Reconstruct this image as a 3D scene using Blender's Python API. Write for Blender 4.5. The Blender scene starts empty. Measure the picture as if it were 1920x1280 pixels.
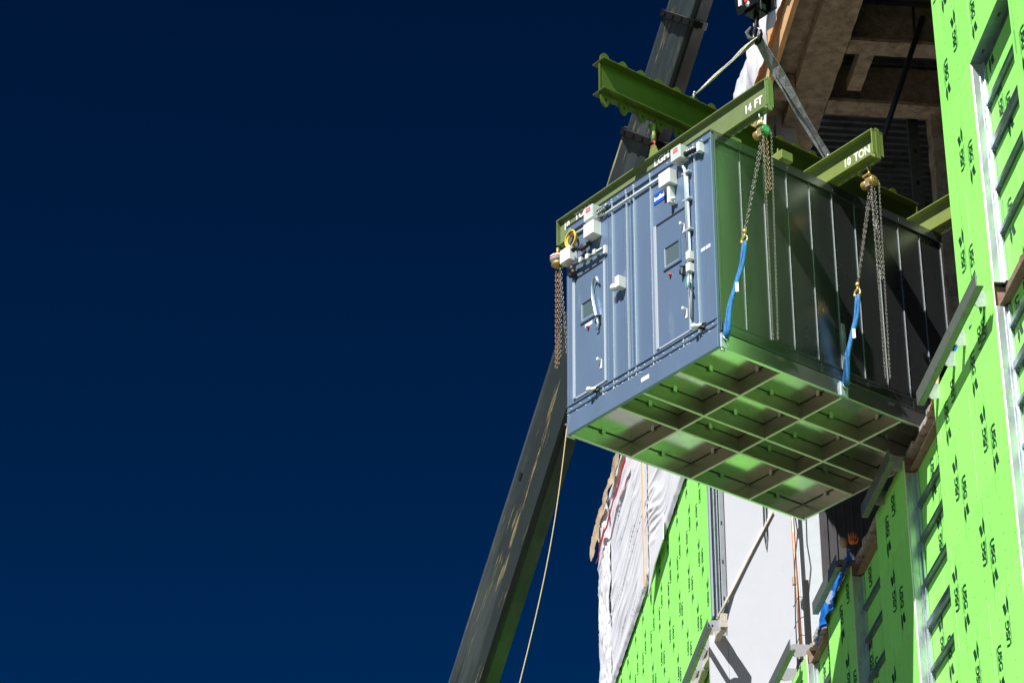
import bpy, math, random
from math import sin, cos, pi, radians
from mathutils import Vector, Matrix, noise

# ------------------------------------------------------------------ camera, sky, sun
# world axes: X = depth into the building, Y = along the facade away from the camera, Z up.
# origin = camera position, the ground lies 1.7 m below it.
scene = bpy.context.scene
C = scene.collection
cam_d = bpy.data.cameras.new('camera'); cam = bpy.data.objects.new('camera', cam_d); C.objects.link(cam)
cam_d.sensor_width = 36.0; cam_d.lens = 36.0*4687.96/1920.0
cam_d.clip_start = .1; cam_d.clip_end = 3000
R_ = Vector((0.99579126, -0.09134913, 0.00742372)); U_ = Vector((-0.05151545, -0.49088851, 0.86969801)); F_ = Vector((0.07580194, 0.86642011, 0.49352838))
m = Matrix.Identity(4)
for i in range(3):
    m[i][0] = R_[i]; m[i][1] = U_[i]; m[i][2] = -F_[i]
cam.matrix_world = m
scene.camera = cam

SUN = Vector((-.66, -.83, 1.18)).normalized()          # towards the sun
w = bpy.data.worlds.new('World'); scene.world = w; w.use_nodes = True
nt = w.node_tree; nt.nodes.clear()
wo = nt.nodes.new('ShaderNodeOutputWorld'); bg = nt.nodes.new('ShaderNodeBackground'); sky = nt.nodes.new('ShaderNodeTexSky')
sky.sky_type = 'NISHITA'; sky.sun_disc = False
sky.sun_elevation = math.asin(SUN.z); sky.sun_rotation = math.atan2(SUN.x, SUN.y)
sky.altitude = 3000; sky.air_density = 1.0; sky.dust_density = 0.0; sky.ozone_density = 6.0
hs = nt.nodes.new('ShaderNodeHueSaturation'); hs.inputs['Saturation'].default_value = 1.3; hs.inputs['Value'].default_value = 1.0
tint = nt.nodes.new('ShaderNodeMix'); tint.data_type = 'RGBA'; tint.blend_type = 'MULTIPLY'; tint.inputs[0].default_value = 1.0
tint.inputs[7].default_value = (.11, .195, .315, 1)
nt.links.new(sky.outputs[0], tint.inputs[6]); nt.links.new(tint.outputs[2], hs.inputs['Color']); gm = nt.nodes.new('ShaderNodeGamma'); gm.inputs[1].default_value = 1.85
t2 = nt.nodes.new('ShaderNodeMix'); t2.data_type = 'RGBA'; t2.blend_type = 'MULTIPLY'; t2.inputs[0].default_value = 1.0; t2.inputs[7].default_value = (3.6, 3.65, .97, 1)
nt.links.new(hs.outputs[0], gm.inputs[0]); nt.links.new(gm.outputs[0], t2.inputs[6]); nt.links.new(t2.outputs[2], bg.inputs[0])
bg.inputs[1].default_value = 0.05
nt.links.new(bg.outputs[0], wo.inputs[0])
sd = bpy.data.lights.new('sun', 'SUN'); sd.energy = 5.0; sd.angle = radians(.53); sd.color = (1, .975, .94)
so = bpy.data.objects.new('sun', sd); C.objects.link(so); so.rotation_euler = SUN.to_track_quat('Z', 'Y').to_euler(); so.location = (0, 0, 60)
vs = scene.view_settings; vs.view_transform = 'Standard'; vs.look = 'None'; vs.gamma = 1; vs.use_curve_mapping = False; vs.exposure = .85

# ------------------------------------------------------------------ materials
MATS = {}
def mat(name, col, rough=.6, metal=0., var=0., vscale=3., bump=0., bscale=20., col2=None, stretch=(1, 1, 1), thr=None, spec=.5, coat=0.):
    if name in MATS: return MATS[name]
    M = bpy.data.materials.new(name); M.use_nodes = True; N = M.node_tree; b = N.nodes['Principled BSDF']
    b.inputs['Roughness'].default_value = rough; b.inputs['Metallic'].default_value = metal
    b.inputs['Specular IOR Level'].default_value = spec
    if coat: b.inputs['Coat Weight'].default_value = coat; b.inputs['Coat Roughness'].default_value = .12
    c4 = (*col, 1)
    tc = N.nodes.new('ShaderNodeTexCoord'); mp = N.nodes.new('ShaderNodeMapping'); mp.inputs['Scale'].default_value = stretch
    N.links.new(tc.outputs['Object'], mp.inputs[0])
    if var or col2:
        nz = N.nodes.new('ShaderNodeTexNoise'); nz.inputs['Scale'].default_value = vscale; nz.inputs['Detail'].default_value = 7; nz.inputs['Roughness'].default_value = .62
        N.links.new(mp.outputs[0], nz.inputs['Vector'])
        cr = N.nodes.new('ShaderNodeValToRGB')
        lo, hi = thr if thr else (.3, .7)
        cr.color_ramp.elements[0].position = lo; cr.color_ramp.elements[1].position = hi
        d = col2 if col2 else tuple(max(0, x*(1-var)) for x in col)
        u = col if col2 else tuple(min(1, x*(1+var)) for x in col)
        cr.color_ramp.elements[0].color = (*u, 1); cr.color_ramp.elements[1].color = (*d, 1)
        N.links.new(nz.outputs[0], cr.inputs[0]); N.links.new(cr.outputs[0], b.inputs['Base Color'])
        rr = N.nodes.new('ShaderNodeMapRange'); rr.inputs[1].default_value = .3; rr.inputs[2].default_value = .7
        rr.inputs[3].default_value = max(.02, rough*.82); rr.inputs[4].default_value = min(1, rough*1.2)
        N.links.new(nz.outputs[0], rr.inputs[0]); N.links.new(rr.outputs[0], b.inputs['Roughness'])
    else:
        b.inputs['Base Color'].default_value = c4
    if bump:
        n2 = N.nodes.new('ShaderNodeTexNoise'); n2.inputs['Scale'].default_value = bscale; n2.inputs['Detail'].default_value = 5
        N.links.new(mp.outputs[0], n2.inputs['Vector'])
        bp = N.nodes.new('ShaderNodeBump'); bp.inputs['Strength'].default_value = bump; bp.inputs['Distance'].default_value = .02
        N.links.new(n2.outputs[0], bp.inputs['Height']); N.links.new(bp.outputs[0], b.inputs['Normal'])
    MATS[name] = M; return M

m_board  = mat('green_sheathing', (.32, .95, .165), .62, var=.05, vscale=2.2, bump=.05, bscale=60)
m_core   = mat('gypsum_core', (.78, .74, .66), .8, var=.1, vscale=30)
m_print  = mat('dark_green_ink', (.006, .045, .018), .6)
m_print2 = mat('light_green_ink', (.06, .30, .06), .6)
m_galv   = mat('galvanised_steel', (.62, .68, .70), .36, metal=.78, var=.16, vscale=9, bump=.04, bscale=14, stretch=(1, 1, .35))
m_hat    = mat('dull_galvanised_channel', (.17, .22, .25), .34, metal=.9, var=.25, vscale=6)
m_rust   = mat('rusty_steel', (.19, .085, .045), .75, var=.5, vscale=16, bump=.5, bscale=60, col2=(.27, .22, .18))
m_conc   = mat('concrete', (.34, .32, .29), .9, var=.3, vscale=9, bump=.7, bscale=25)
m_fire   = mat('sprayed_fireproofing', (.30, .25, .18), .98, var=.32, vscale=5, bump=1.0, bscale=38)
m_deck   = mat('steel_deck', (.16, .19, .20), .38, metal=.85, var=.3, vscale=2)
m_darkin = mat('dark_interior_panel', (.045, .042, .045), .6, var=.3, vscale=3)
m_white  = mat('white_membrane', (.50, .52, .56), .5, var=.035, vscale=1.5, bump=.15, bscale=4)
m_plast  = mat('white_plastic_sheet', (.84, .85, .89), .34, var=.05, vscale=2.5, bump=.06, bscale=9)
m_tan    = mat('tan_kraft_paper', (.50, .38, .24), .75, var=.2, vscale=8, bump=.4, bscale=20)
m_redtape= mat('red_tape', (.42, .02, .03), .5)
m_wood   = mat('lumber', (.60, .36, .17), .7, var=.25, vscale=7, stretch=(3, .3, .3), bump=.2, bscale=30)
m_greyp  = mat('pale_grey_column_paint', (.50, .54, .57), .55, var=.06, vscale=6, bump=.1, bscale=30)
m_unit   = mat('unit_sheet_metal', (.215, .235, .235), .29, metal=.93, var=.06, vscale=1.4, stretch=(1, 1, .35), bump=.02, bscale=2.0)
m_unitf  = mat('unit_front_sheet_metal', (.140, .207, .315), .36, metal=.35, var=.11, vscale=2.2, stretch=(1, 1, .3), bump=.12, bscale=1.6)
m_alu    = mat('bare_aluminium', (.62, .64, .62), .22, metal=.92, var=.06, vscale=2.5, bump=.015, bscale=3)
m_under  = mat('underside_aluminium', (.62, .62, .57), .17, metal=.92, var=.08, vscale=2.2, bump=.004, bscale=2)
m_trim   = mat('white_door_trim', (.46, .52, .60), .3, metal=.3)
m_ribm   = mat('dull_rib_aluminium', (.34, .33, .28), .38, metal=.85, var=.1, vscale=3)
m_ribf   = mat('pale_rib_flange', (.72, .74, .68), .5, metal=.1, var=.08, vscale=6)
m_seam   = mat('seam_metal', (.36, .39, .40), .4, metal=.8)
m_rivet  = mat('bright_rivet', (.80, .82, .85), .3, metal=.3)
m_black  = mat('black_rubber', (.012, .012, .013), .5)
m_glass  = mat('dark_window_glass', (.085, .125, .135), .06, spec=.9, coat=.6)
m_wbox   = mat('white_enamel_box', (.66, .67, .67), .4)
m_gbox   = mat('grey_enamel_box', (.46, .50, .50), .45)
m_red    = mat('red_label', (.65, .03, .03), .5)
m_signb  = mat('blue_sign', (.005, .06, .50), .4)
m_signw  = mat('white_lettering', (.85, .86, .86), .5)
m_yel    = mat('yellow_hose', (.62, .42, .03), .45)
m_beam   = mat('olive_green_beam_paint', (.17, .215, .055), .38, var=.14, vscale=5, bump=.05, bscale=30, coat=.15)
m_beam1  = mat('grey_green_beam_paint', (.145, .19, .075), .38, var=.14, vscale=5, bump=.05, bscale=30, coat=.15)
m_main   = mat('leaf_green_beam_paint', (.054, .080, .010), .40, var=.14, vscale=5, bump=.05, bscale=30)
m_chain  = mat('chain_steel', (.19, .18, .16), .45, metal=.9)
m_rchain = mat('rusty_chain', (.30, .20, .11), .55, metal=.6)
m_brass  = mat('yellow_zinc_steel', (.62, .42, .13), .38, metal=.7, var=.2, vscale=20)
m_hgreen = mat('green_hoist_paint', (.02, .22, .03), .3, coat=.4)
m_sling  = mat('blue_round_sling', (.015, .15, .40), .7, var=.25, vscale=14, bump=.6, bscale=40, stretch=(3, 3, .4))
m_web    = mat('dirty_beige_webbing', (.50, .46, .38), .85, var=.25, vscale=25, bump=.5, bscale=70)
m_web2   = mat('grey_webbing', (.23, .23, .235), .85, var=.3, vscale=18, bump=.5, bscale=70)
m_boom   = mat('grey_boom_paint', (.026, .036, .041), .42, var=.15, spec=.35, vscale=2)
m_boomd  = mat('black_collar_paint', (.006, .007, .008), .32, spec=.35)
m_blueed = mat('blue_edge_line', (.02, .16, .5), .5)
m_rope   = mat('tan_rope', (.45, .33, .18), .85, bump=.6, bscale=90)
m_cable  = mat('dark_cable', (.01, .012, .02), .6)
m_copper = mat('copper_pipe', (.62, .30, .17), .45, metal=.5, var=.3, vscale=9)
m_tarp   = mat('blue_tarp', (.01, .14, .50), .5, bump=.4, bscale=12)
m_orange = mat('orange_glove', (.75, .22, .08), .7)
m_clip   = mat('zinc_clip', (.42, .44, .45), .45, metal=.5, var=.2, vscale=20)
m_bar    = mat('grey_primer_steel', (.20, .23, .21), .42, metal=.55, var=.15, vscale=8)
m_ground = mat('packed_dirt', (.10, .08, .06), .95, var=.3, vscale=.4, bump=.5, bscale=3, col2=(.17, .14, .105))
m_greenl = mat('green_electrical_wire', (.08, .30, .22), .5)

# wear: patches and streaks of another colour over a paint
def add_wear(M, col, scale, lo, hi, stretch=(1, 1, 1), amount=1., detail=8):
    N = M.node_tree; b = N.nodes['Principled BSDF']
    src = b.inputs['Base Color'].links[0].from_socket
    tc = N.nodes.new('ShaderNodeTexCoord'); mp = N.nodes.new('ShaderNodeMapping'); mp.inputs['Scale'].default_value = stretch
    nz = N.nodes.new('ShaderNodeTexNoise'); nz.inputs['Scale'].default_value = scale; nz.inputs['Detail'].default_value = detail; nz.inputs['Roughness'].default_value = .68
    cr = N.nodes.new('ShaderNodeValToRGB'); cr.color_ramp.elements[0].position = lo; cr.color_ramp.elements[1].position = hi
    cr.color_ramp.elements[1].color = (amount, amount, amount, 1)
    mx = N.nodes.new('ShaderNodeMix'); mx.data_type = 'RGBA'; mx.inputs[7].default_value = (*col, 1)
    N.links.new(tc.outputs['Object'], mp.inputs[0]); N.links.new(mp.outputs[0], nz.inputs['Vector']); N.links.new(nz.outputs[0], cr.inputs[0])
    N.links.new(cr.outputs[0], mx.inputs[0]); N.links.new(src, mx.inputs[6]); N.links.new(mx.outputs[2], b.inputs['Base Color'])
m_boomshade = mat('shaded_boom_paint', (.014, .019, .020), .5, var=.15, vscale=2, spec=.2)  # darker streak-free boom grey: shade painted on the faces turned from the sun
add_wear(m_boom, (.36, .29, .13), 1.5, .565, .64, (9, 9, .5))
add_wear(m_boom, (.07, .085, .09), 1.1, .50, .62, (4, 4, .25), .7)
for M_ in (m_beam, m_beam1, m_main): add_wear(M_, (.06, .05, .03), 9, .62, .68); add_wear(M_, (.30, .32, .20), 14, .66, .70, amount=.6)
add_wear(m_board, (.22, .66, .13), 1.2, .60, .75, (1, 1, .5), .25); add_wear(m_board, (.10, .22, .08), 30, .70, .74, (1, 1, .3), .35)
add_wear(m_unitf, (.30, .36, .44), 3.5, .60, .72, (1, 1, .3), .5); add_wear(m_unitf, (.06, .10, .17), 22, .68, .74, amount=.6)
add_wear(m_unit, (.12, .13, .13), 3.0, .60, .75, (1, 1, .25), .5)
add_wear(m_fire, (.12, .095, .065), 6, .48, .66, amount=.75); add_wear(m_fire, (.46, .41, .33), 16, .60, .72, amount=.5); add_wear(m_deck, (.05, .055, .055), 3, .5, .65, amount=.7)
add_wear(m_under, (.20, .17, .12), 4.0, .58, .74, amount=.5)
add_wear(m_galv, (.30, .34, .36), 7, .55, .66, (1, 1, .4), .7)
add_wear(m_white, (.38, .38, .38), 4, .64, .72, (1, 1, .4), .5)

# every board differs a little in tone
N_ = m_board.node_tree; b_ = N_.nodes['Principled BSDF']; src_ = b_.inputs['Base Color'].links[0].from_socket
oi_ = N_.nodes.new('ShaderNodeObjectInfo'); mr_ = N_.nodes.new('ShaderNodeMapRange'); mr_.inputs[3].default_value = .92; mr_.inputs[4].default_value = 1.04
hv_ = N_.nodes.new('ShaderNodeHueSaturation'); N_.links.new(oi_.outputs['Random'], mr_.inputs[0]); N_.links.new(mr_.outputs[0], hv_.inputs['Value'])
N_.links.new(src_, hv_.inputs['Color']); N_.links.new(hv_.outputs[0], b_.inputs['Base Color'])

# ------------------------------------------------------------------ mesh helpers
class MB:
    def __init__(s): s.v = []; s.f = []; s.mi = []; s.sm = []
    def add(s, vs, fs, mi=0, smooth=False):
        o = len(s.v); s.v += [tuple(v) for v in vs]
        for f in fs: s.f.append(tuple(i+o for i in f)); s.mi.append(mi); s.sm.append(smooth)
        return s
    def box(s, x0, x1, y0, y1, z0, z1, mi=0):
        vs = [(x, y, z) for x in (x0, x1) for y in (y0, y1) for z in (z0, z1)]
        return s.add(vs, [(0, 1, 3, 2), (4, 6, 7, 5), (0, 4, 5, 1), (2, 3, 7, 6), (0, 2, 6, 4), (1, 5, 7, 3)], mi)
    def obox(s, c, ax, ay, az, mi=0):        # oriented box: centre and three half-axis vectors
        c = Vector(c); ax, ay, az = Vector(ax), Vector(ay), Vector(az)
        vs = [c+i*ax+j*ay+k*az for i in (-1, 1) for j in (-1, 1) for k in (-1, 1)]
        return s.add(vs, [(0, 1, 3, 2), (4, 6, 7, 5), (0, 4, 5, 1), (2, 3, 7, 6), (0, 2, 6, 4), (1, 5, 7, 3)], mi)
    def bar(s, p, q, wdt, h, up=(0, 0, 1), mi=0):
        p, q = Vector(p), Vector(q); d = (q-p); l = d.length; d.normalize(); r = d.cross(Vector(up)).normalized(); u = r.cross(d)
        return s.obox((p+q)/2, d*l/2, r*wdt/2, u*h/2, mi)
    def prism(s, pts, off, mi=0):            # pts: 3D outline, off: extrusion vector
        n = len(pts); off = Vector(off); a = [Vector(p) for p in pts]; b = [p+off for p in a]
        return s.add(a+b, [tuple(range(n-1, -1, -1)), tuple(range(n, 2*n))]+[(i, (i+1) % n, n+(i+1) % n, n+i) for i in range(n)], mi)
    def tube(s, pts, r, n=8, closed=False, mi=0, flat=1.0):
        pts = [Vector(p) for p in pts]; k = len(pts); vs = []; fs = []; prev = None
        for i, p in enumerate(pts):
            a = pts[(i-1) % k] if (closed or i > 0) else p; b = pts[(i+1) % k] if (closed or i < k-1) else p
            d = (b-a).normalized()
            if prev is None: prev = d.orthogonal().normalized()
            u = (prev-d*prev.dot(d)).normalized(); prev = u; v = d.cross(u)
            rr = r[i] if isinstance(r, (list, tuple)) else r
            for j in range(n):
                t = 2*pi*j/n; vs.append(p+u*cos(t)*rr+v*sin(t)*rr*flat)
        for i in range(k if closed else k-1):
            for j in range(n):
                fs.append((i*n+j, i*n+(j+1) % n, ((i+1) % k)*n+(j+1) % n, ((i+1) % k)*n+j))
        if not closed: fs += [tuple(range(n-1, -1, -1)), tuple((k-1)*n+j for j in range(n))]
        return s.add(vs, fs, mi, True)
    def cyl(s, p, q, r, n=12, mi=0): return s.tube([p, q], r, n, mi=mi)
    def ball(s, c, r, n=8, mi=0, sc=(1, 1, 1)):
        vs = []; fs = []; c = Vector(c)
        for i in range(n+1):
            th = pi*i/n
            for j in range(n): ph = 2*pi*j/n; vs.append(c+Vector((r*sc[0]*sin(th)*cos(ph), r*sc[1]*sin(th)*sin(ph), r*sc[2]*cos(th))))
        for i in range(n):
            for j in range(n): fs.append((i*n+j, (i+1)*n+j, (i+1)*n+(j+1) % n, i*n+(j+1) % n))
        return s.add(vs, fs, mi, True)
    def mesh(s, name, mats):
        me = bpy.data.meshes.new(name); me.from_pydata(s.v, [], s.f)
        for x in (mats if isinstance(mats, (list, tuple)) else [mats]): me.materials.append(x)
        me.polygons.foreach_set('material_index', s.mi); me.polygons.foreach_set('use_smooth', s.sm)
        me.validate(); me.update(); return me
    def build(s, name, mats, parent=None, bevel=0, **kw):
        o = bpy.data.objects.new(name, s.mesh(name, mats)); C.objects.link(o)
        if parent: o.parent = parent
        if bevel:
            b = o.modifiers.new('bevel', 'BEVEL'); b.width = bevel; b.segments = 2; b.limit_method = 'ANGLE'
        for k, v in kw.items(): o[k] = v
        return o

def thing(name, label, cat, loc=(0, 0, 0), rz=0, group=None, parent=None):
    o = bpy.data.objects.new(name, None); C.objects.link(o); o.location = loc; o.rotation_euler = (0, 0, rz); o.empty_display_size = .2
    o['label'] = label; o['category'] = cat
    if group: o['group'] = group
    return o
def tag(o, label, cat, group=None):
    o['label'] = label; o['category'] = cat
    if group: o['group'] = group
    return o
def inst(o, loc, parent=None, rz=None):
    c = o.copy(); C.objects.link(c); c.location = loc
    if parent: c.parent = parent
    if rz is not None: c.rotation_euler = (0, 0, rz)
    return c

def text_mesh(txt, size, shear=0., bold=0., align='LEFT', sx=1.0):
    cu = bpy.data.curves.new('t', 'FONT'); cu.body = txt; cu.size = size; cu.shear = shear; cu.offset = bold; cu.align_x = align; cu.resolution_u = 3
    o = bpy.data.objects.new('t', cu); C.objects.link(o)
    dg = bpy.context.evaluated_depsgraph_get(); dg.update()
    me = bpy.data.meshes.new_from_object(o.evaluated_get(dg)); vs = [Vector((v.co.x*sx, v.co.y, 0)) for v in me.vertices]; fs = [tuple(p.vertices) for p in me.polygons]
    bpy.data.objects.remove(o); bpy.data.meshes.remove(me); bpy.data.curves.remove(cu)
    return vs, fs
def put_text(mb, tm, origin, ex, ey, mi=0):
    vs, fs = tm; o = Vector(origin); ex = Vector(ex); ey = Vector(ey)
    mb.add([o+ex*v.x+ey*v.y for v in vs], fs, mi)

random.seed(7)
rnd = random.uniform

# ------------------------------------------------------------------ ground
g = MB().add([(-900, -900, -1.7), (900, -900, -1.7), (900, 1500, -1.7), (-900, 1500, -1.7)], [(0, 1, 2, 3)]).build('ground', m_ground)
g['kind'] = 'structure'

# ------------------------------------------------------------------ building
FS = 7.0          # facade plane (outer face of the sheathing)
SL = 7.17         # back of the recessed slots
SILL = 13.62      # floor edge of the large opening
bld = thing('building', 'unfinished building clad in bright green sheathing boards with a large dark opening', 'building', (7, 30, -1.7))
B0 = Vector((-7, -30, 1.7))
def bp(mb, name, mats, **kw):                 # a building part, built in world coordinates
    o = mb.build(name, mats, bld, **kw); o.location = B0; return o

board_cache = {}
def board(y0, y1, z0, z1, x=FS, th=.016):
    gap = .0025; w_, h_ = y1-y0-2*gap, z1-z0-2*gap
    if w_ < .03 or h_ < .03: return
    key = (round(w_, 3), round(h_, 3))
    if key not in board_cache:
        mb = MB().box(0, th, 0, w_, 0, h_)
        mb.mi = [0, 0, 1, 1, 1, 1]            # face green, edges white gypsum
        board_cache[key] = mb.mesh('sheathing_board', [m_board, m_core])
    o = bpy.data.objects.new('sheathing_board', board_cache[key]); C.objects.link(o); o.parent = bld
    o.location = B0+Vector((x+rnd(0, .0015), y0+gap, z0+gap)); return o
def boards(y0, y1, z0, z1, x=FS, bw=2.44, bh=1.22, zoff=0):
    z = z1; k = 0
    while z > z0+.02:
        zb = max(z0, z-bh) if k or not zoff else max(z0, z-zoff)
        y = y0; first = True
        while y < y1-.02:
            yn = min(y1, y+(bw*.5 if (first and k % 2) else bw)); first = False
            board(y, yn, zb, z, x); y = yn
        z = zb; k += 1

usg = text_mesh('USG', .185, shear=.28, bold=.0065, sx=.80)
uw = max(v.x for v in usg[0])
prints = MB()
def mark(y, z, kind, y0, y1, z0, z1, x):
    """one printed mark: zigzag symbol centred at (y,z), USG above ('down') or below ('up') it, two lines of small print beside"""
    X = x-.0025
    if kind == 'down': ex, ey = Vector((0, 0, -1)), Vector((0, -1, 0))
    else: ex, ey = Vector((0, 0, 1)), Vector((0, 1, 0))
    o = Vector((X, y, z))
    def inside(lx0, lx1, ly0, ly1):
        for a in (lx0, lx1):
            for b in (ly0, ly1):
                p = o+ex*a+ey*b
                if not (y0+.01 < p.y < y1-.01 and z0+.01 < p.z < z1-.01): return False
        return True
    t0 = -.16-uw
    if inside(-.13, .13, -.10, .11):
        q = [(.105, -.075), (-.005, -.15), (-.13, -.105), (-.025, -.035)]
        q2 = [(.035, .03), (-.075, -.045), (-.105, .075), (.03, .15)]
        for qq in (q, q2): prints.add([o+ex*(a*.98)+ey*(b*.70+.01) for a, b in qq], [(0, 1, 2, 3)])
    if inside(t0, t0+uw, -.05, .07): put_text(prints, usg, o+ex*t0+ey*(-.05), ex, ey)
    if inside(t0, t0+uw, -.11, -.07):
        a = t0+.01
        while a < t0+uw:
            l = rnd(.008, .02)
            for r in (-.078, -.104): prints.add([o+ex*a+ey*r, o+ex*(a+l)+ey*r, o+ex*(a+l)+ey*(r+.013), o+ex*a+ey*(r+.013)], [(0, 1, 2, 3)], 1)
            a += l+.007
    if inside(-.12, .42, -.085, -.08):
        prints.add([o+ex*(-.12)+ey*-.088, o+ex*.3+ey*-.088, o+ex*.3+ey*-.0835, o+ex*(-.12)+ey*-.0835], [(0, 1, 2, 3)], 1)
def marks(y0, y1, z0, z1, x=FS, ph=0.):
    zoff = 0.40 if z0 > 13 and y0 < 30 else 0.
    for k in range(-1, 18):
        zu = 10.17+1.135*k+zoff-5.68; ou = [.0, .59, .23][(k-5) % 3]; od = [-.075, -.455, .015][(k-5) % 3]
        for j in range(-9, 40):
            yu = 23.83+ou+1.185*j+ph+rnd(-.05, .05); yd = 23.0+od+1.185*j+ph+rnd(-.05, .05)
            mark(yu, zu+rnd(-.015, .015), 'up', y0, y1, z0, z1, x); mark(yd, zu+.40+rnd(-.015, .015), 'down', y0, y1, z0, z1, x)

# outer wall segments between the recessed slots: (y0, y1)
TOP = 30.
GZ = -1.7
SEG = [(6.0, 20.55), (22.05, 24.65), (26.2, 27.72), (29.22, 30.72), (32.2, 39.55)]
for i, (a, b) in enumerate(SEG):
    zt = SILL
    if i == 1: boards(a, b, GZ, SILL-.005, zoff=.75); marks(a, b, 7, SILL, ph=.0)
    elif i == 0:
        boards(a, b, 8.0, TOP-4); bp(MB().box(FS+.001, FS+.017, a, b, GZ, 8.0), 'lower_wall_sheathing', m_board)
        marks(17, b, 8, 22)
    else: boards(a, b, GZ, SILL-.02-.015*i, zoff=.5+.2*i); marks(a, b, 7, SILL, ph=.3*i)
# right jamb wall, upper part beside the opening (slot only up to the head)
boards(22.05, 23.3, SILL+.005, 16.40, bw=1.25); boards(20.55, 23.3, 16.40, TOP-4, bw=2.75)
marks(22.05, 23.3, 13.0, 16.36, ph=-.2); marks(20.55, 23.3, 16.44, 24, ph=-.1)
# slots
SLOT = [(20.55, 22.05, 16.40), (24.65, 26.2, SILL), (27.72, 29.22, SILL-.03), (30.72, 32.2, SILL-.05)]
rung_mesh = {}
for i, (a, b, zt) in enumerate(SLOT):
    boards(a, b, 6.5, zt, x=SL, bw=1.6, zoff=.9); marks(a, b, 7, zt, x=SL, ph=.17*i)
    bp(MB().box(SL+.03, SL+.05, a-.2, b+.2, GZ, 6.5), 'slot_backing', m_board)
    # far jamb: galvanised track facing along the wall, with return flange against the back
    z0 = GZ
    for (za, zb) in ((z0, SILL-.33), (SILL-.04, zt)) if i == 0 else ((z0, SILL-.21),):
        mb = MB().box(FS+.017, SL-.002, b-.003, b+.03, za, zb)
        mb.box(SL-.035, SL-.004, b-.05, b-.004, za, zb); mb.box(SL-.075, SL-.062, b-.012, b-.0035, za, zb)
        bp(mb, 'jamb_track', m_galv, bevel=.003)
    bp(MB().box(FS+.017, SL-.002, a-.03, a+.003, z0, zt), 'jamb_track', m_galv)
    if i == 0:
        bp(MB().box(FS+.002, SL-.001, a-.02, b+.02, zt-.004, zt+.03).box(SL-.014, SL-.002, a, b, zt-.05, zt-.005), 'head_track', m_hat)
        mh = MB()
        for yy in (b-.28, b-.95, a+.1): mh.box(FS+.07, FS+.10, yy, yy+.07, zt-.0075, zt-.0045)
        bp(mh, 'track_slot_hole', m_black, kind='stuff')
    zs = [15.82, 15.27, 14.72, 14.17, 13.02, 12.55, 12.1, 11.6, 11.0, 10.4, 9.8, 9.2] if i == 0 else [12.97-.02*i, 12.52-.02*i, 11.95, 11.42, 10.86, 10.3, 9.75, 9.2, 8.6]
    for k, z in enumerate(zs):
        thick = (k % 4 == 1 and i == 0) or (k % 4 == 3 and i > 0)
        h = .105 if thick else .055
        mb = MB(); y0, y1 = a+.02, b-.055
        pr = [(SL-.001, z-h*.75), (SL-.012, z-h*.75), (SL-.015, z-h*.5), (SL-.052, z-h*.42), (SL-.052, z+h*.42), (SL-.015, z+h*.5), (SL-.012, z+h*.75), (SL-.001, z+h*.75)]
        mb.prism([(x, y0, zz) for x, zz in pr], (0, y1-y0, 0))
        o = bp(mb, 'furring_channel', m_hat)
        sc = MB()
        for yy in (y1-.03, y1-.12): sc.cyl((SL-.012, yy, z-h*.63), (SL-.022, yy, z-h*.63), .008, 6)
        so_ = sc.build('screw_head', m_galv, o, kind='stuff')
# rusty floor-edge angle at sill level, seen in the slots and on the sill
for (a, b) in ((20.56, 22.12), (24.6, 26.24), (27.68, 29.26), (30.68, 32.24)):
    mb = MB().box(FS+.02, SL+.01, b-.012, b+.02, SILL-.30 if a < 21 else SILL-.19, SILL-.06 if a < 21 else SILL-.0)
    mb.box(SL-.018, SL-.001, a, b-.012, SILL-.30 if a < 21 else SILL-.19, SILL-.06 if a < 21 else SILL-.0)
    mb.box(SL-.10, SL-.018, a, b-.012, (SILL-.30 if a < 21 else SILL-.19), (SILL-.288 if a < 21 else SILL-.178))
    bp(mb, 'floor_edge_angle', m_rust, bevel=.004)
    if a > 21:
        ce = MB()
        y = a+.2
        while y < b+1.2 and y < 39:
            ce.obox((SL-.05+rnd(-.01, .02), y, SILL+.015+rnd(0, .03)), (rnd(.03, .08), 0, 0), (0, rnd(.06, .14), rnd(-.01, .01)), (0, rnd(-.01, .01), rnd(.02, .05))); y += rnd(.1, .2)
        bp(ce, 'concrete_edge', m_conc, bevel=.01)
bp(MB().box(FS+.05, 7.16, 22.2, 24.6, SILL-.01, SILL+.05), 'concrete_edge', m_conc, bevel=.01)

# structure inside: floor slabs, masses, walls
bp(MB().box(7.2, 22, 6, 39.6, SILL-.45, SILL-.02), 'floor_slab', m_conc)
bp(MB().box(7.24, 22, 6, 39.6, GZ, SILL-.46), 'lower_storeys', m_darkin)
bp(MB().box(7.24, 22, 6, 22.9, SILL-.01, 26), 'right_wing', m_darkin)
bp(MB().box(7.02, 22, 22.9, 39.62, 24.3, 24.75), 'roof_slab', m_conc)
dk = MB(); y = 22.95
while y < 39.5:
    dk.prism([(7.3, y, 24.29), (7.3, y+.03, 24.215), (7.3, y+.10, 24.215), (7.3, y+.13, 24.29)], (13.5, 0, 0)); y += .19
bp(dk, 'deck_rib', m_deck, kind='stuff')

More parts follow.
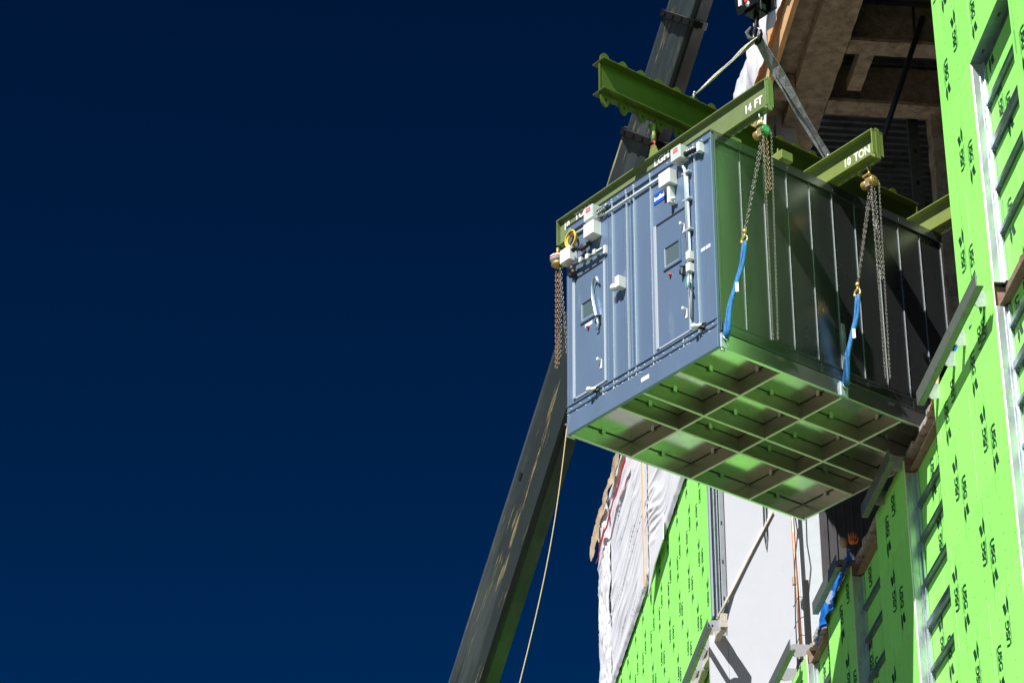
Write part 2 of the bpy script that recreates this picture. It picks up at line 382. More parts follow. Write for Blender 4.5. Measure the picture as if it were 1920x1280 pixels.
def rough_box(x0, x1, y0, y1, z0, z1, amp=.018, res=.09):
    mb = MB(); 
    def face(o, a, b, la, lb):
        na = max(1, int(la/res)); nb = max(1, int(lb/res)); vs = []; fs = []
        for i in range(na+1):
            for j in range(nb+1):
                p = o+a*(i/na)+b*(j/nb); n = noise.noise_vector(p*4.3)*amp+noise.noise_vector(p*13)*amp*.4; vs.append(p+n)
        for i in range(na):
            for j in range(nb): k = i*(nb+1)+j; fs.append((k, k+nb+1, k+nb+2, k+1))
        mb.add(vs, fs, 0, True)
    X, Y, Z = Vector((x1-x0, 0, 0)), Vector((0, y1-y0, 0)), Vector((0, 0, z1-z0)); o = Vector((x0, y0, z0))
    face(o, X, Y, X.x, Y.y); face(o+Z, Y, X, Y.y, X.x); face(o, Z, X, Z.z, X.x); face(o+Y, X, Z, X.x, Z.z); face(o, Y, Z, Y.y, Z.z); face(o+X, Z, Y, Z.z, Y.y)
    return mb
bp(rough_box(7.04, 7.56, 23.2, 34.2, 23.62, 24.3, .012), 'fireproofed_edge_beam', m_fire)
bp(rough_box(7.36, 7.96, 24, 39.4, 23.38, 23.60, .012), 'fireproofed_beam', m_fire)
bp(rough_box(7.56, 7.76, 24, 39.4, 23.60, 24.24, .012), 'beam_web', m_fire)
for (x0, x1, y0, y1, z0) in ((7.98, 10.6, 31.04, 31.40, 23.40), (7.98, 10.4, 32.68, 33.06, 23.40), (7.98, 10.6, 29.2, 29.5, 23.4), (7.98, 10.5, 27.0, 27.3, 23.4)):
    bp(rough_box(x0, x1, y0, y1, z0, z0+.06, .01), 'fireproofed_beam', m_fire)
    bp(rough_box(x0, x1, y0+.13, y1-.13, z0+.06, 24.22, .012), 'beam_web', m_fire)
bp(rough_box(8.22, 8.44, 31.40, 32.40, 23.42, 23.66, .012), 'fireproofed_beam', m_fire)
bp(rough_box(9.7, 9.98, 32.9, 33.2, SILL, 23.45, .02, .12), 'fireproofed_column', m_fire)
bp(rough_box(7.02, 7.34, 32.3, 32.62, 23.30, 23.6, .01), 'fireproofed_beam', m_fire)
mb = MB().box(9.45, 9.62, 33.4, 33.5, SILL, 24.2); bp(mb, 'slotted_stud', m_deck)
mb = MB()
z = 18.
while z < 24: mb.box(9.51, 9.56, 33.394, 33.399, z, z+.09); z += .62
bp(mb, 'stud_hole', m_black, kind='stuff')
# white membrane wall closing the opening at its far end, dark corrugated wall behind it
bp(MB().box(7.26, 8.52, 39.62, 39.72, 0, 24.28), 'white_end_wall', m_white)
bp(MB().box(6.93, 7.255, 39.63, 39.72, 0, 16.95), 'white_end_wall', m_white)
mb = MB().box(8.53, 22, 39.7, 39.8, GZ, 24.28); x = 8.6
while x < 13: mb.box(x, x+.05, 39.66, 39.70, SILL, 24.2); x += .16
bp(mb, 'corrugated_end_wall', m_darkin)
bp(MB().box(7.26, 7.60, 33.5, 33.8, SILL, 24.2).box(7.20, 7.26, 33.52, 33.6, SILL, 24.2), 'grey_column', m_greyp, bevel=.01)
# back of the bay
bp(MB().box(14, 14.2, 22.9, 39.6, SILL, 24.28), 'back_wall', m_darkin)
bp(MB().cyl((9.16, 31, 23.9), (8.28, 31, 21.3), .045, 8), 'diagonal_pipe', m_black)
bp(MB().cyl((9.0, 31, 23.5), (9.02, 31.02, 24.1), .02, 6), 'hanger_rod', m_black)

# far left wall: green band, studs of its jamb, wrapped upper storey
for k in range(14):
    y0 = 39.72+1.22*k
    for (z0, z1) in ((17.30, 19.1), (19.1, 21.6)): board(y0, y0+1.22, z0, z1)
marks(39.75, 56, 17.3, 21.5, ph=.13)
bp(MB().box(7.02, 22, 39.75, 55, 17.0, 21.6).box(7.1, 22, 39.75, 54.8, 21.6, 25.9), 'upper_storey', m_conc)
bp(MB().box(7.2, 22, 39.85, 55, 5.0, 16.99), 'lower_storeys', m_board)
bp(MB().box(7.14, 22, 39.85, 55, GZ, 4.99), 'white_base_wall', m_white)
for (x0, x1, mm, y) in ((7.0, 7.03, m_trim, 39.60), (7.035, 7.075, m_hat, 39.66), (7.08, 7.10, m_galv, 39.61), (7.105, 7.135, m_hat, 39.66), (7.138, 7.15, m_galv, 39.6), (7.153, 7.175, m_hat, 39.66), (7.178, 7.262, m_galv, 39.595)):
    bp(MB().box(x0, x1, y, 39.74, 17.3, 24.2), 'jamb_track', mm, bevel=.002)
mh = MB()
for z in (17.6, 18.3, 19.05, 19.75, 20.6): mh.box(7.20, 7.225, 39.590, 39.594, z, z+.07)
bp(mh, 'track_slot_hole', m_black, kind='stuff')
# tan wrapped slab edge under the far wall with a white flap
mb = rough_box(7.03, 7.14, 39.0, 46, 16.84, 17.08, .03); bp(mb, 'wrapped_slab_edge', m_web)
# roof edge: lumber nailer and white plastic over the fascia
bp(MB().box(6.90, 6.98, 22.9, 39.6, 23.36, 23.80), 'wood_nailer', m_wood)
bp(MB().box(6.99, 7.02, 22.9, 39.6, 23.62, 24.6), 'fascia', m_wood)

scr = MB()
for (a_, b_2, z0_, z1_) in ((22.05, 24.65, 8, SILL), (22.05, 23.3, SILL, 24), (17, 20.55, 9, 20), (26.2, 27.72, 8, SILL), (29.22, 30.72, 9, SILL), (39.75, 50, 17.4, 21.4)):
    y_ = a_+.06
    while y_ < b_2:
        z_ = z0_+.1
        while z_ < z1_:
            r_ = .0075; yy, zz = y_+rnd(-.008, .008), z_+rnd(-.02, .02)
            scr.add([(FS-.0016, yy+cos(q*pi/3)*r_, zz+sin(q*pi/3)*r_) for q in range(6)], [(0, 1, 2, 3, 4, 5)]); z_ += .2
        y_ += .405
bp(scr, 'screw_head', m_hat, kind='stuff')
bp(prints, 'printed_lettering', [m_print, m_print2], label='repeated dark green printed brand lettering and zigzag symbols')

# brackets: flat bar held out on zinc clips
def bracket(y0, y1, z, xo, clips, sillx=FS, mm=m_bar, seam=None):
    bp(MB().box(xo-.006, xo+.006, y0, y1, z-.085, z+.085).box(xo+.006, xo+.075, y0, y1, z-.085, z-.073), 'ledger_bar', mm, bevel=.002)
    for y in clips:
        mb = MB(); t = .008
        pts = [(xo+.012, z+.055), (xo+.09, z+.10), (sillx+.12, z+.10), (sillx+.12, z-.06), (xo+.12, z-.10), (xo+.012, z-.05)]
        mb.prism([(x, y, zz) for x, zz in pts], (0, t, 0)); mb.box(xo+.014, xo+.05, y-.05, y, z-.045, z-.037)
        o = bp(mb, 'clip_plate', m_clip)
        MB().cyl((xo+.09, y-.006, z), (xo+.09, y+.0005, z), .02, 8).build('clip_bolt_hole', m_black, o)
bracket(21.95, 24.62, 13.545, 6.80, (22.35, 23.2, 23.66, 24.42))
bracket(26.05, 27.6, 13.55, 6.80, (26.25, 27.2))
bracket(29.15, 30.7, 13.58, 6.80, (29.3, 30.3))
bracket(32.3, 34.6, 13.72, 6.80, (32.5, 33.4, 34.2))
bracket(38.96, 47, 16.88, 6.80, (38.6+.45, 39.9, 40.85, 41.8, 42.7, 43.7))

# loose things on the sill ------------------------------------------------
def cloth(pts, name, mm, amp=.03, th=.006):
    """pts: 4 corners; a crumpled sheet between them"""
    a, b, c, d = [Vector(p) for p in pts]; n = 22; vs = []; fs = []
    nn = (b-a).cross(d-a).normalized()
    for i in range(n+1):
        for j in range(n+1):
            u, v = i/n, j/n; p = (a*(1-u)+b*u)*(1-v)+(d*(1-u)+c*u)*v
            q = p*3.1; k = noise.noise(q*1.7)*amp*1.6+noise.noise(q*5)*amp*.8
            vs.append(p+nn*k)
    for i in range(n):
        for j in range(n): k = i*(n+1)+j; fs.append((k, k+1, k+n+2, k+n+1))
    o = MB().add(vs, fs, 0, True).build(name, mm); s = o.modifiers.new('solid', 'SOLIDIFY'); s.thickness = th
    return o
t = cloth([(6.90, 29.2, 13.40), (6.96, 31.35, 13.30), (7.05, 31.3, 13.85), (7.02, 29.2, 13.84)], 'blue_tarp', m_tarp, .05)
tag(t, 'crumpled blue tarp bunched behind the grey ledger bar under the dark opening', 'tarp')
t = cloth([(7.02, 22.9, 13.55), (7.02, 24.1, 13.55), (7.1, 24.1, 13.80), (7.1, 22.9, 13.80)], 'blue_tape', m_tarp, .03)
tag(t, 'scrap of blue plastic showing between the zinc clips on the sill beside the hanging unit', 'plastic scrap')
gl = thing('work_glove', 'orange work glove lying palm up on the sill at the end of the blue tarp', 'glove', (7.02, 29.1, 13.82))
mb = MB(); mb.ball((0, 0, .02), .05, 8, sc=(1, 1, .6)); mb.build('palm', m_orange, gl)
for k in range(4):
    a = -.035+.023*k
    MB().tube([(a, 0, .03), (a*1.3, -.03, .09+.01*(k in (1, 2))), (a*1.4, -.02, .14+.015*(k in (1, 2)))], [.014, .013, .010], 6).build('finger', m_orange, gl)
MB().tube([(.04, 0, .0), (.07, -.02, .04), (.075, -.02, .08)], [.016, .014, .011], 6).build('thumb', m_orange, gl)
MB().ball((-.11, .05, .03), .055, 8, sc=(1, 1, 1.4)).build('foam_plug', m_tan, gl)
bo = cloth([(6.99, 24.45, 13.66), (7.06, 25.2, 13.62), (7.08, 25.1, 13.74), (7.02, 24.45, 13.86)], 'wood_offcut', m_wood, .012, .03)
tag(bo, 'short broken lumber offcut on the rusty sill at the corner of the hanging unit', 'lumber')
# black steel post with loops of wire
ps = thing('steel_post', 'black steel post with wire ties standing on the sill beside the copper pipe', 'post', (7.22, 33.0, 13.62))
MB().box(-.045, .045, -.03, .03, .02, 1.42).build('post_shaft', m_black, ps, bevel=.004)
MB().box(-.10, .08, -.07, .07, 0, .12).build('base_shoe', m_black, ps, bevel=.006)
for k, z in enumerate((1.15, .85, .55, .3)):
    MB().tube([(-.04, 0, z), (-.12, -.03, z-.05*(k % 2)), (-.17, -.02, z-.12), (-.2, 0, z-.16-.04*k)], .006, 5).build('wire_tie', m_black, ps)
cp = thing('copper_pipe', 'weathered copper pipe rising beside the grey column at the edge of the white wall', 'pipe', (7.16, 33.3, 13.9))
MB().tube([(.015, 0, 0), (.0, 0, 1.0), (-.01, 0, 1.6), (-.02, .02, 4.2)], .026, 8).build('pipe_run', m_copper, cp)
MB().box(-.05, .05, -.03, .03, -.12, .02).build('pipe_shoe', m_black, cp)
for z in (1.2, 2.35, 2.9, 3.3): MB().box(-.065, -.02, -.03, .03, z, z+.12).build('mortar_pat', m_tan, cp)
wr = MB().tube([(7.07, 33.2, 12.4), (7.09, 33.2, 14.5), (7.12, 33.2, 15.4), (7.19, 33.2, 15.9), (7.15, 33.2, 16.3), (7.17, 33.2, 17.2), (7.17, 33.2, 23.2)], .009, 6).build('hanging_cable', m_cable)
tag(wr, 'thin black cable hanging in a loop down the edge of the white wall', 'cable')
pc = MB().tube([(7.06, 39.5, 17.2), (7.35, 39.59, 17.78), (7.62, 39.605, 18.32), (7.82, 39.60, 18.72), (8.14, 39.605, 19.35)], [.027, .023, .026, .022, .025], 8).build('brace_pipe', m_web)
tag(pc, 'dirty white foam wrapped pipe leaning diagonally across the white wall', 'pipe')
ch_ = MB().tube([(7.98, 39.59, 20.0), (7.97, 39.59, 18.9), (7.99, 39.59, 18.62), (8.02, 39.59, 18.9), (8.03, 39.59, 20.0)], .009, 5).build('cord', m_cable)
tag(ch_, 'short dark cord looped down the white wall below the corner of the unit', 'cord')

# plastic wrap over the upper storey
def sheet(name, ys, zs_fn, ny, nz, xfn, mm, th=0.0):
    vs = []; fs = []
    for i in range(ny+1):
        y = ys[0]+(ys[1]-ys[0])*i/ny
        z0, z1 = zs_fn(y)
        for j in range(nz+1):
            z = z0+(z1-z0)*j/nz; vs.append((xfn(y, z), y, z))
    for i in range(ny):
        for j in range(nz): k = i*(nz+1)+j; fs.append((k, k+1, k+nz+2, k+nz+1))
    return MB().add(vs, fs, 0, True).build(name, mm)
def folds(y, z):
    # tight creases running along the wall, sagging and fanning irregularly
    wv = noise.noise(Vector((y*.35, z*.5, 5)))
    v = (z-24)*1.0+(y-48)*(.06-.10*wv)+.45*wv; u = y
    a = noise.noise(Vector((v*2.6, u*.20, 0))); c = 1-abs(noise.noise(Vector((v*4.5, u*.35, 1)))); c3 = noise.noise(Vector((v*13, u*.8, 7))); k = noise.noise(Vector((y*.6, z*.9, 12)))
    return 6.97+a*.035-(c**6)*.045*(.5+k)+c3*.005+noise.noise(Vector((y*.8, z*.8, 9)))*.02
pw = thing('plastic_wrap', 'wrinkled white plastic sheeting wrapped over the upper storey above the green boards', 'plastic sheeting', (7, 48, 21.3))
def pws(o): o.parent = pw; o.location = (-7, -48, -21.3); return o
pws(sheet('plastic_sheet', (39.7, 55.0), lambda y: (21.22+.1*noise.noise(Vector((y*.8, 0, 0))), 26.0), 340, 150, folds, m_plast))
pws(sheet('rolled_hem', (41.0, 53.0), lambda y: (21.08, 21.36), 120, 6, lambda y, z: 6.90+abs(z-21.22)*.4+.015*noise.noise(Vector((y*4, z*9, 2))), m_plast))
# crumpled end, tan paper along the top edge, red tape
pws(sheet('gathered_edge', (52.6, 55.1), lambda y: (21.15, 26.05), 60, 120, lambda y, z: 6.93+.07*noise.noise(Vector((y*1.2, z*1.1, 21)))-.05*abs(noise.noise(Vector((y*2.6, z*2.2, 4))))+.02*noise.noise(Vector((y*7, z*6, 8)))+max(0, y-54.5)*.5, m_plast))
def tan_z(y): n_ = noise.noise(Vector((y*1.1, 3, 0))); return 25.76+.20*n_-(.25 if y > 54 else 0), 26.08+.10*noise.noise(Vector((y*2.3, 8, 0)))
pws(sheet('kraft_paper_edge', (48.5, 55.4), tan_z, 70, 10, lambda y, z: 6.86+.05*noise.noise(Vector((y*1.6, z*2, 30)))+.02*noise.noise(Vector((y*6, z*6, 2)))-.03*(y-50)/5, m_tan))
rp = [(6.84, 49.0+.55*k, 25.02+.07*sin(k*1.9)) for k in range(11)]
rb = MB()
for k in range(10): 
    a, b = Vector(rp[k]), Vector(rp[k+1]); wd = rnd(.03, .20); rb.add([a, b, b+Vector((0, 0, wd*.8)), a+Vector((0, 0, wd))], [(0, 1, 2, 3)])
rbo = pws(rb.build('red_tape', m_redtape)); s_ = rbo.modifiers.new('s', 'SOLIDIFY'); s_.thickness = .01
pws(MB().add([(6.90, 46.4, 20.62), (6.90, 45.8, 21.3), (6.88, 44.0, 21.35), (6.88, 44.1, 20.85), (6.87, 45.2, 20.8)], [(0, 1, 2, 3, 4)]).build('hanging_flap', m_plast)).modifiers.new('s', 'SOLIDIFY').thickness = .02
bt = MB().obox((6.84, 46.55, 22.5), (.012, 0, 0), (0, .045, 0), (0, 0, 1.6)).build('wooden_batten', m_wood)
tag(bt, 'long thin wooden batten nailed upright over the white plastic sheeting', 'batten')
rf = thing('fascia_wrap', 'ragged white plastic wrapped along the roof edge beside the lumber above the opening', 'plastic sheeting', (7, 30, 23.6))
def rag(y): return 23.74+.10*noise.noise(Vector((y*2.2, 0, 0))), 24.75+.10*noise.noise(Vector((y*1.3, 4, 0)))
o = sheet('plastic_sheet', (22.9, 41.5), rag, 190, 16, lambda y, z: 6.80+.07*noise.noise(Vector((y*2.4, z*2.2, 1)))+.03*noise.noise(Vector((y*8, z*5, 1))), m_plast); o.parent = rf; o.location = (-7, -30, -23.6)
o = sheet('hanging_tatter', (32.6, 34.4), lambda y: (22.6+.3*sin(y*3), 23.62), 40, 20, lambda y, z: 6.93+.06*noise.noise(Vector((y*3, z*2, 1))), m_plast); o.parent = rf; o.location = (-7, -30, -23.6)

# ------------------------------------------------------------------ crane boom
boom = thing('crane_boom', 'dark grey telescopic crane boom with scuffed yellow streaks rising behind the unit', 'crane', (2.828, 38.897, 15.59))
P0 = Vector((2.828, 38.897, 15.59)); P1 = Vector((5.557, 31.341, 24.225)); dB = (P1-P0).normalized()
hor = Vector((0.9958, -.0913, 0)); toc = (-dB.cross(hor)).normalized()
if toc.y > 0: toc = -toc
hor = (hor-dB*hor.dot(dB)).normalized()
a30 = radians(-33)
nl = (toc*cos(a30)+hor*sin(a30)).normalized(); nr = dB.cross(nl).normalized()
if nr.dot(hor) < 0: nr = -nr
frame = Matrix((( nl.x, nr.x, dB.x), (nl.y, nr.y, dB.y), (nl.z, nr.z, dB.z))).to_4x4()
boom.rotation_euler = frame.to_euler()
def section(z0, z1, w_, w1=None, be=.24):
    w1 = w1 or w_; mb = MB(); vs = []
    for z, W in ((z0, w_), (z1, w1)):
        h = W/2; c = h*be
        ring = [(h, -h+c), (h, h-c*1.0), (h-c*.3, h-c*.3), (h-c, h), (-h+c*2, h), (-h, h-c*2), (-h, -h+c*2), (-h+c*2, -h), (h-c*1.4, -h), (h-c*.4, -h+c*.4)]
        vs += [(x, y, z) for x, y in ring]
    n = 10; fs = [tuple(range(n-1, -1, -1)), tuple(range(n, 2*n))]+[(i, (i+1) % n, n+(i+1) % n, n+i) for i in range(n)]
    mb.add(vs, fs)
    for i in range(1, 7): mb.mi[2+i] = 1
    return mb
zt = lambda P: (Vector(P)-P0).dot(dB)
zc1 = zt((5.065, 33.027, 22.709)); zc2 = zt((5.487, 31.594, 24.011))
def collar(z, W):
    o = section(z-.065, z+.065, W*1.24, be=.42).build('boom_collar', m_boomd, boom, bevel=.012)
    for k in range(4): MB().box(W*.60, W*.65, -W*.4+k*W*.26, -W*.4+k*W*.26+.05, z-.03, z+.03).build('wear_pad_bolt', m_boomd, o)
    MB().box(-.06, .06, -W*.68, -W*.55, z-.06, z+.06).build('guide_lug', m_galv, o)
    MB().box(W*.1, W*.3, W*.55, W*.7, z-.05, z+.05).build('guide_lug', m_boomd, o)
section(-22, zc1, .74, .665).build('boom_section', [m_boom, m_boomshade], boom)
section(zc1, zc2, .60, .595).build('boom_section', [m_boom, m_boomshade], boom)
section(zc2, zc2+9, .565, .55).build('boom_section', [m_boom, m_boomshade], boom)
collar(zc1, .66); collar(zc2, .60)
# pin holes and a blue tube added to imitate a colour fringe on the edge
MB().box(.33, .353, -.20, -.16, 3.6, 3.72).build('pin_hole', m_black, boom)
MB().box(.27, .292, -.06, -.02, zc2-1.5, zc2-1.36).build('pin_hole', m_black, boom)
MB().tube([(.22, -.375, -22), (.19, -.335, zc1-.1)], .016, 6).build('fringe_line', m_blueed, boom)
wl = MB()
z = zc1+.2
while z < zc2-.2: wl.box(.284, .291, .03, .037, z, z+.035); z += .08
wl.build('weld_mark', m_galv, boom, kind='stuff')

# ------------------------------------------------------------------ the hanging unit
UB = Vector((4.40034, 23.89894, 13.68197)); RZ = math.atan2(-.84872, .52884)      # local +X = right, +Y = into the building
W, L, H = 2.70, 3.80, 2.90
unit = thing('rooftop_unit', 'large boxy sheet metal air handling unit hanging from green lifting beams', 'air handler', UB, RZ)
def up(mb, name, mm, parent=None, **kw): return mb.build(name, mm, parent or unit, **kw)
def X(a): return -a     # distance from the right front corner towards the left one
def rivets(pts, axis, name='rivet_row', r=.0105, parent=None, mm=m_rivet):
    mb = MB()
    for p in pts:
        p = Vector(p); d = Vector(axis)
        u = d.orthogonal().normalized(); v = d.cross(u)
        ring = [p+u*cos(k*pi/3)*r+v*sin(k*pi/3)*r for k in range(6)]+[p+d*r*.9+u*cos(k*pi/3)*r*.55+v*sin(k*pi/3)*r*.55 for k in range(6)]
        mb.add(ring, [(k, (k+1) % 6, 6+(k+1) % 6, 6+k) for k in range(6)]+[tuple(range(6, 12))])
    return up(mb, name, mm, parent, kind='stuff')
# core shell panels
up(MB().box(X(W)+.03, -.03, .03, L-.03, .20, .218), 'floor_deck', m_under)
up(MB().box(X(W)-.012, .014, -.014, L+.012, H-.02, H+.015), 'roof_sheet', m_unit, bevel=.004)
up(MB().box(X(W), X(W)+.03, .03, L-.03, .22, H-.02), 'left_side_wall', m_unit)
up(MB().box(X(W)+.03, -.03, L-.04, L, .22, H-.02), 'rear_wall', m_unit)
# front panels
FP = [(W, 1.805), (1.80, 1.535), (1.53, 1.395), (1.39, 1.085), (1.08, .285), (.28, .035)]
for k, (a, b) in enumerate(FP):
    y = .012 if k in (2,) else .0
    mb = MB().box(X(a)+.001, X(b)-.001, y, .03, .40, 2.80); up(mb, 'front_panel', m_unitf, bevel=.003)
for a in (1.80, 1.53, 1.39, 1.08, .28):
    o = up(MB().box(X(a)-.008, X(a)+.003, -.026, .010, .37, 2.82), 'seam_flange', m_trim, bevel=.003)  # pale trim colour paints in the bright glints along the flange edges
    rivets([(X(a)-.024, -.001, .45+.19*k) for k in range(13)], (0, -1, 0), parent=o)
for a in (1.905, 1.465, 1.62, .345, .16):
    up(MB().box(X(a)-.003, X(a)+.003, -.008, -.0005 if a != 1.465 else .0115, .41, 2.78), 'panel_fold', m_unitf, bevel=.002)
# header and rails of the front
up(MB().box(X(W), -.035, -.010, .03, 2.80, H-.02), 'header_rail', m_unitf, bevel=.003)
up(MB().box(X(W), -.035, -.006, .03, .235, .40), 'kick_rail', m_unitf, bevel=.003)
up(MB().box(X(W)-.004, .004, -.022, .035, .365, .382), 'rail_lip', m_unitf, bevel=.002)
up(MB().box(X(W)-.004, .004, -.020, .035, .283, .298), 'rail_lip', m_unitf, bevel=.002)
up(MB().box(X(W)-.004, .004, -.024, .035, 2.79, 2.805), 'rail_lip', m_unitf, bevel=.002)
pts = []
for a in (1.80, 1.53, 1.39, 1.08, .28, 2.0, .55):
    for z in (.25, .27, .32, .345, 2.83, 2.86): pts.append((X(a)-.025, -.010, z)); 
    for z in (.325, .26): pts.append((X(a)+.03, -.0075, z))
for k in range(16): pts.append((X(.08+.17*k), -.0075, .325)); pts.append((X(.14+.17*k), -.0075, .255))
for k in range(9): pts.append((X(.15+.31*k), -.0115, 2.84))
rivets(pts, (0, -1, 0))
# corner posts
for a, b in ((.035, -.006), (W+.008, W-.035)):
    up(MB().box(X(a)+.001, X(b), -.012, .032, .22, H-.02), 'corner_post', m_unitf if a > 1 else m_unitf, bevel=.006)
up(MB().box(-.028, .016, .034, .06, .22, H-.02), 'corner_post', m_unit, bevel=.004)
# base rails
up(MB().box(X(W)-.006, .004, -.016, .03, -.004, .232), 'base_rail', m_unitf, bevel=.005)
up(MB().box(-.03, .012, .031, L, -.004, .20), 'base_rail', m_alu, bevel=.005)
up(MB().box(X(W)-.012, X(W)+.03, .031, L, -.004, .20), 'base_rail', m_alu, bevel=.005)
up(MB().box(X(W)+.03, -.03, L-.035, L, -.004, .20), 'base_rail', m_alu, bevel=.005)
up(MB().box(-.02, .020, .062, L, .21, .34), 'side_kick_rail', m_unit, bevel=.004)
up(MB().box(-.02, .026, .062, L, .335, .352), 'rail_lip', m_unit)
up(MB().box(-.02, .018, .062, L, 2.79, H-.02), 'side_header_rail', m_unit, bevel=.004)
up(MB().box(-.02, .028, .062, L, 2.782, 2.797), 'rail_lip', m_unit)
# floor ribs with bottom flanges, seen from below
for a in (.72, 1.35, 1.80):
    up(MB().box(X(a)-.004, X(a)+.004, .03, L-.035, .012, .199).box(X(a)-.012, X(a)+.012, .031, L-.036, -.002, .010, mi=1), 'floor_rib', [m_ribm, m_ribf])
for y in (.95, 1.90, 2.85):
    up(MB().box(X(W)+.031, -.031, y-.004, y+.004, .014, .199).box(X(W)+.031, -.031, y-.011, y+.011, -.006, .006, mi=1), 'floor_cross_rib', [m_ribm, m_ribf])
mb = MB(); sl = MB()
AS = [.031, .72, 1.35, 1.80, W-.031]; YS = [.031, .95, 1.90, 2.85, L-.036]
for i in range(4):
    for j in range(4):
        x0, x1, y0, y1 = X(AS[i+1])+.006, X(AS[i])-.006, YS[j]+.006, YS[j+1]-.006
        sl.box(x0, x1, y1-.005, y1-.0005, .193, .1992).box(x0, x0+.005, y0, y1-.006, .193, .1992)
        sl.box(x0+.006, x1, y0, y0+.004, .193, .1992).box(x1-.004, x1, y0+.005, y1-.006, .193, .1992)
        xm, ym = (x0+x1)/2, (y0+y1)/2
        mb.box(xm-.025, xm+.025, y1-.03, y1-.013, .165, .1995).box(x0+.013, x0+.03, ym-.025, ym+.025, .165, .1995)
up(mb, 'rib_clip', m_alu, kind='stuff'); up(sl, 'sealant_line', m_black, kind='stuff')
# side panels
for k in range(10):
    y0 = .065+k*.371; y1 = y0+.371
    mb = MB(); ins = .001
    # slightly oil-canned sheet
    n = 5; nz = 14; vs = []; fs = []
    for i in range(n+1):
        for j in range(nz+1):
            u, v = i/n, j/nz; bulge = .0022*sin(pi*u)*noise.noise(Vector((k*3.1, v*2.2, 0)))*2
            vs.append((-.002+bulge, y0+ins+(y1-y0-2*ins)*u, .345+(2.785-.345)*v))
    for i in range(n):
        for j in range(nz): q = i*(nz+1)+j; fs.append((q, q+nz+1, q+nz+2, q+1))
    mb.add(vs, fs, 0, True)
    up(mb, 'side_panel', m_unit)
    o = up(MB().box(-.01, .009, y1-.006, y1+.002, .35, 2.784), 'seam_flange', m_seam, bevel=.002)
    rivets([(.0, y1+.024, .5+.25*q) for q in range(10)], (1, 0, 0), parent=o, r=.006, mm=m_seam)
    rivets([(.018, y1+.012, z) for z in (.23, .26, .30, 2.83, 2.86)], (1, 0, 0), parent=o, r=.006, mm=m_seam)
o = up(MB().box(-.01, .010, .060, .0685, .35, 2.784), 'seam_flange', m_seam, bevel=.002); rivets([(.0, .09, .5+.25*q) for q in range(10)], (1, 0, 0), parent=o, r=.006, mm=m_seam)
up(MB().box(.001, .02, 1.93, 1.985, .42, .98), 'side_stiffener', m_galv, bevel=.003)
# doors
def door(aL, aR, z0, z1, win, knob, handles, latch):
    d = up(MB().box(X(aL)+.05, X(aR)-.05, -.022, -.001, z0+.01, z1-.01), 'door', m_unitf, bevel=.004)
    up(MB().box(X(aL)-.01, X(aL)+.04, -.030, -.001, z0, z1+.01), 'door_trim', m_trim, d, bevel=.006)
    up(MB().box(X(aR)-.034, X(aR)+.0, -.030, -.001, z0-.01, z1), 'door_trim', m_trim, d, bevel=.006)
    up(MB().box(X(aL)+.045, X(aR)-.04, -.028, -.001, z1-.008, z1+.012), 'drip_edge', m_black, d)
    up(MB().box(X(aL)+.045, X(aR)-.04, -.026, -.001, z0-.015, z0+.006), 'door_trim', m_trim, d)
    a0, a1, w0, w1 = win; x0, x1 = X(a0), X(a1); f = .032
    up(MB().box(x0, x1, -.040, -.022, w0, w0+f).box(x0, x1, -.040, -.022, w1-f, w1).box(x0, x0+f, -.040, -.022, w0+f, w1-f).box(x1-f, x1, -.040, -.022, w0+f, w1-f), 'window_frame', m_unitf, d, bevel=.002)
    up(MB().box(x0+f, x1-f, -.027, -.0225, w0+f, w1-f), 'window_pane', m_glass, d)
    up(MB().box(x0+f, x0+f+.012, -.038, -.028, w0+f, w1-f).box(x0+f, x1-f, -.037, -.028, w0+f, w0+f+.009), 'glazing_bead', m_trim, d)
    a, z = knob; up(MB().cyl((X(a), -.022, z), (X(a), -.045, z), .018, 8).ball((X(a), -.05, z), .015, 6), 'door_button', m_red, d)
    for a, z in handles:
        up(MB().box(X(a)-.018, X(a)+.018, -.030, -.001, z-.11, z+.01).cyl((X(a), -.03, z), (X(a), -.075, z+.005), .014, 8).box(X(a)-.014, X(a)+.014, -.085, -.065, z-.014, z+.02), 'door_handle', m_wbox, d, bevel=.003)
    a, z = latch; up(MB().tube([(X(a), -.02, z+.06), (X(a)-.015, -.08, z+.05), (X(a)-.015, -.08, z-.05), (X(a), -.02, z-.06)], .011, 6).box(X(a)-.02, X(a)+.02, -.03, -.0, z-.07, z+.07), 'latch', m_black, d)
door(2.57, 1.95, .42, 2.06, (2.42, 2.12, 1.37, 1.67), (2.27, 1.27), [(2.045, .72)], (2.05, 1.27))
door(1.03, .42, .41, 2.06, (.87, .55, 1.38, 1.70), (.75, 1.28), [(.50, 1.84), (.50, .70)], (.51, 1.22))
# white strap loop hanging from the left door
up(MB().tube([(X(2.03), -.05, 1.76), (X(2.06), -.07, 1.86), (X(2.11), -.07, 1.86), (X(2.15), -.06, 1.76), (X(2.14), -.06, 1.6), (X(2.09), -.06, 1.38), (X(2.045), -.06, 1.22), (X(2.05), -.06, 1.16), (X(2.10), -.06, 1.15)], [.012, .018, .02, .02, .022, .022, .018, .016, .012], 7, flat=.35), 'white_strap', m_trim)
# middle lamp box
o = up(MB().box(X(1.66), X(1.585), -.115, -.001, 1.50, 1.65), 'lamp_box', m_wbox, bevel=.004)
up(MB().cyl((X(1.665), -.06, 1.545), (X(1.74), -.085, 1.545), .045, 10).ball((X(1.72), -.08, 1.545), .05, 8), 'lamp_lens', m_wbox, o)
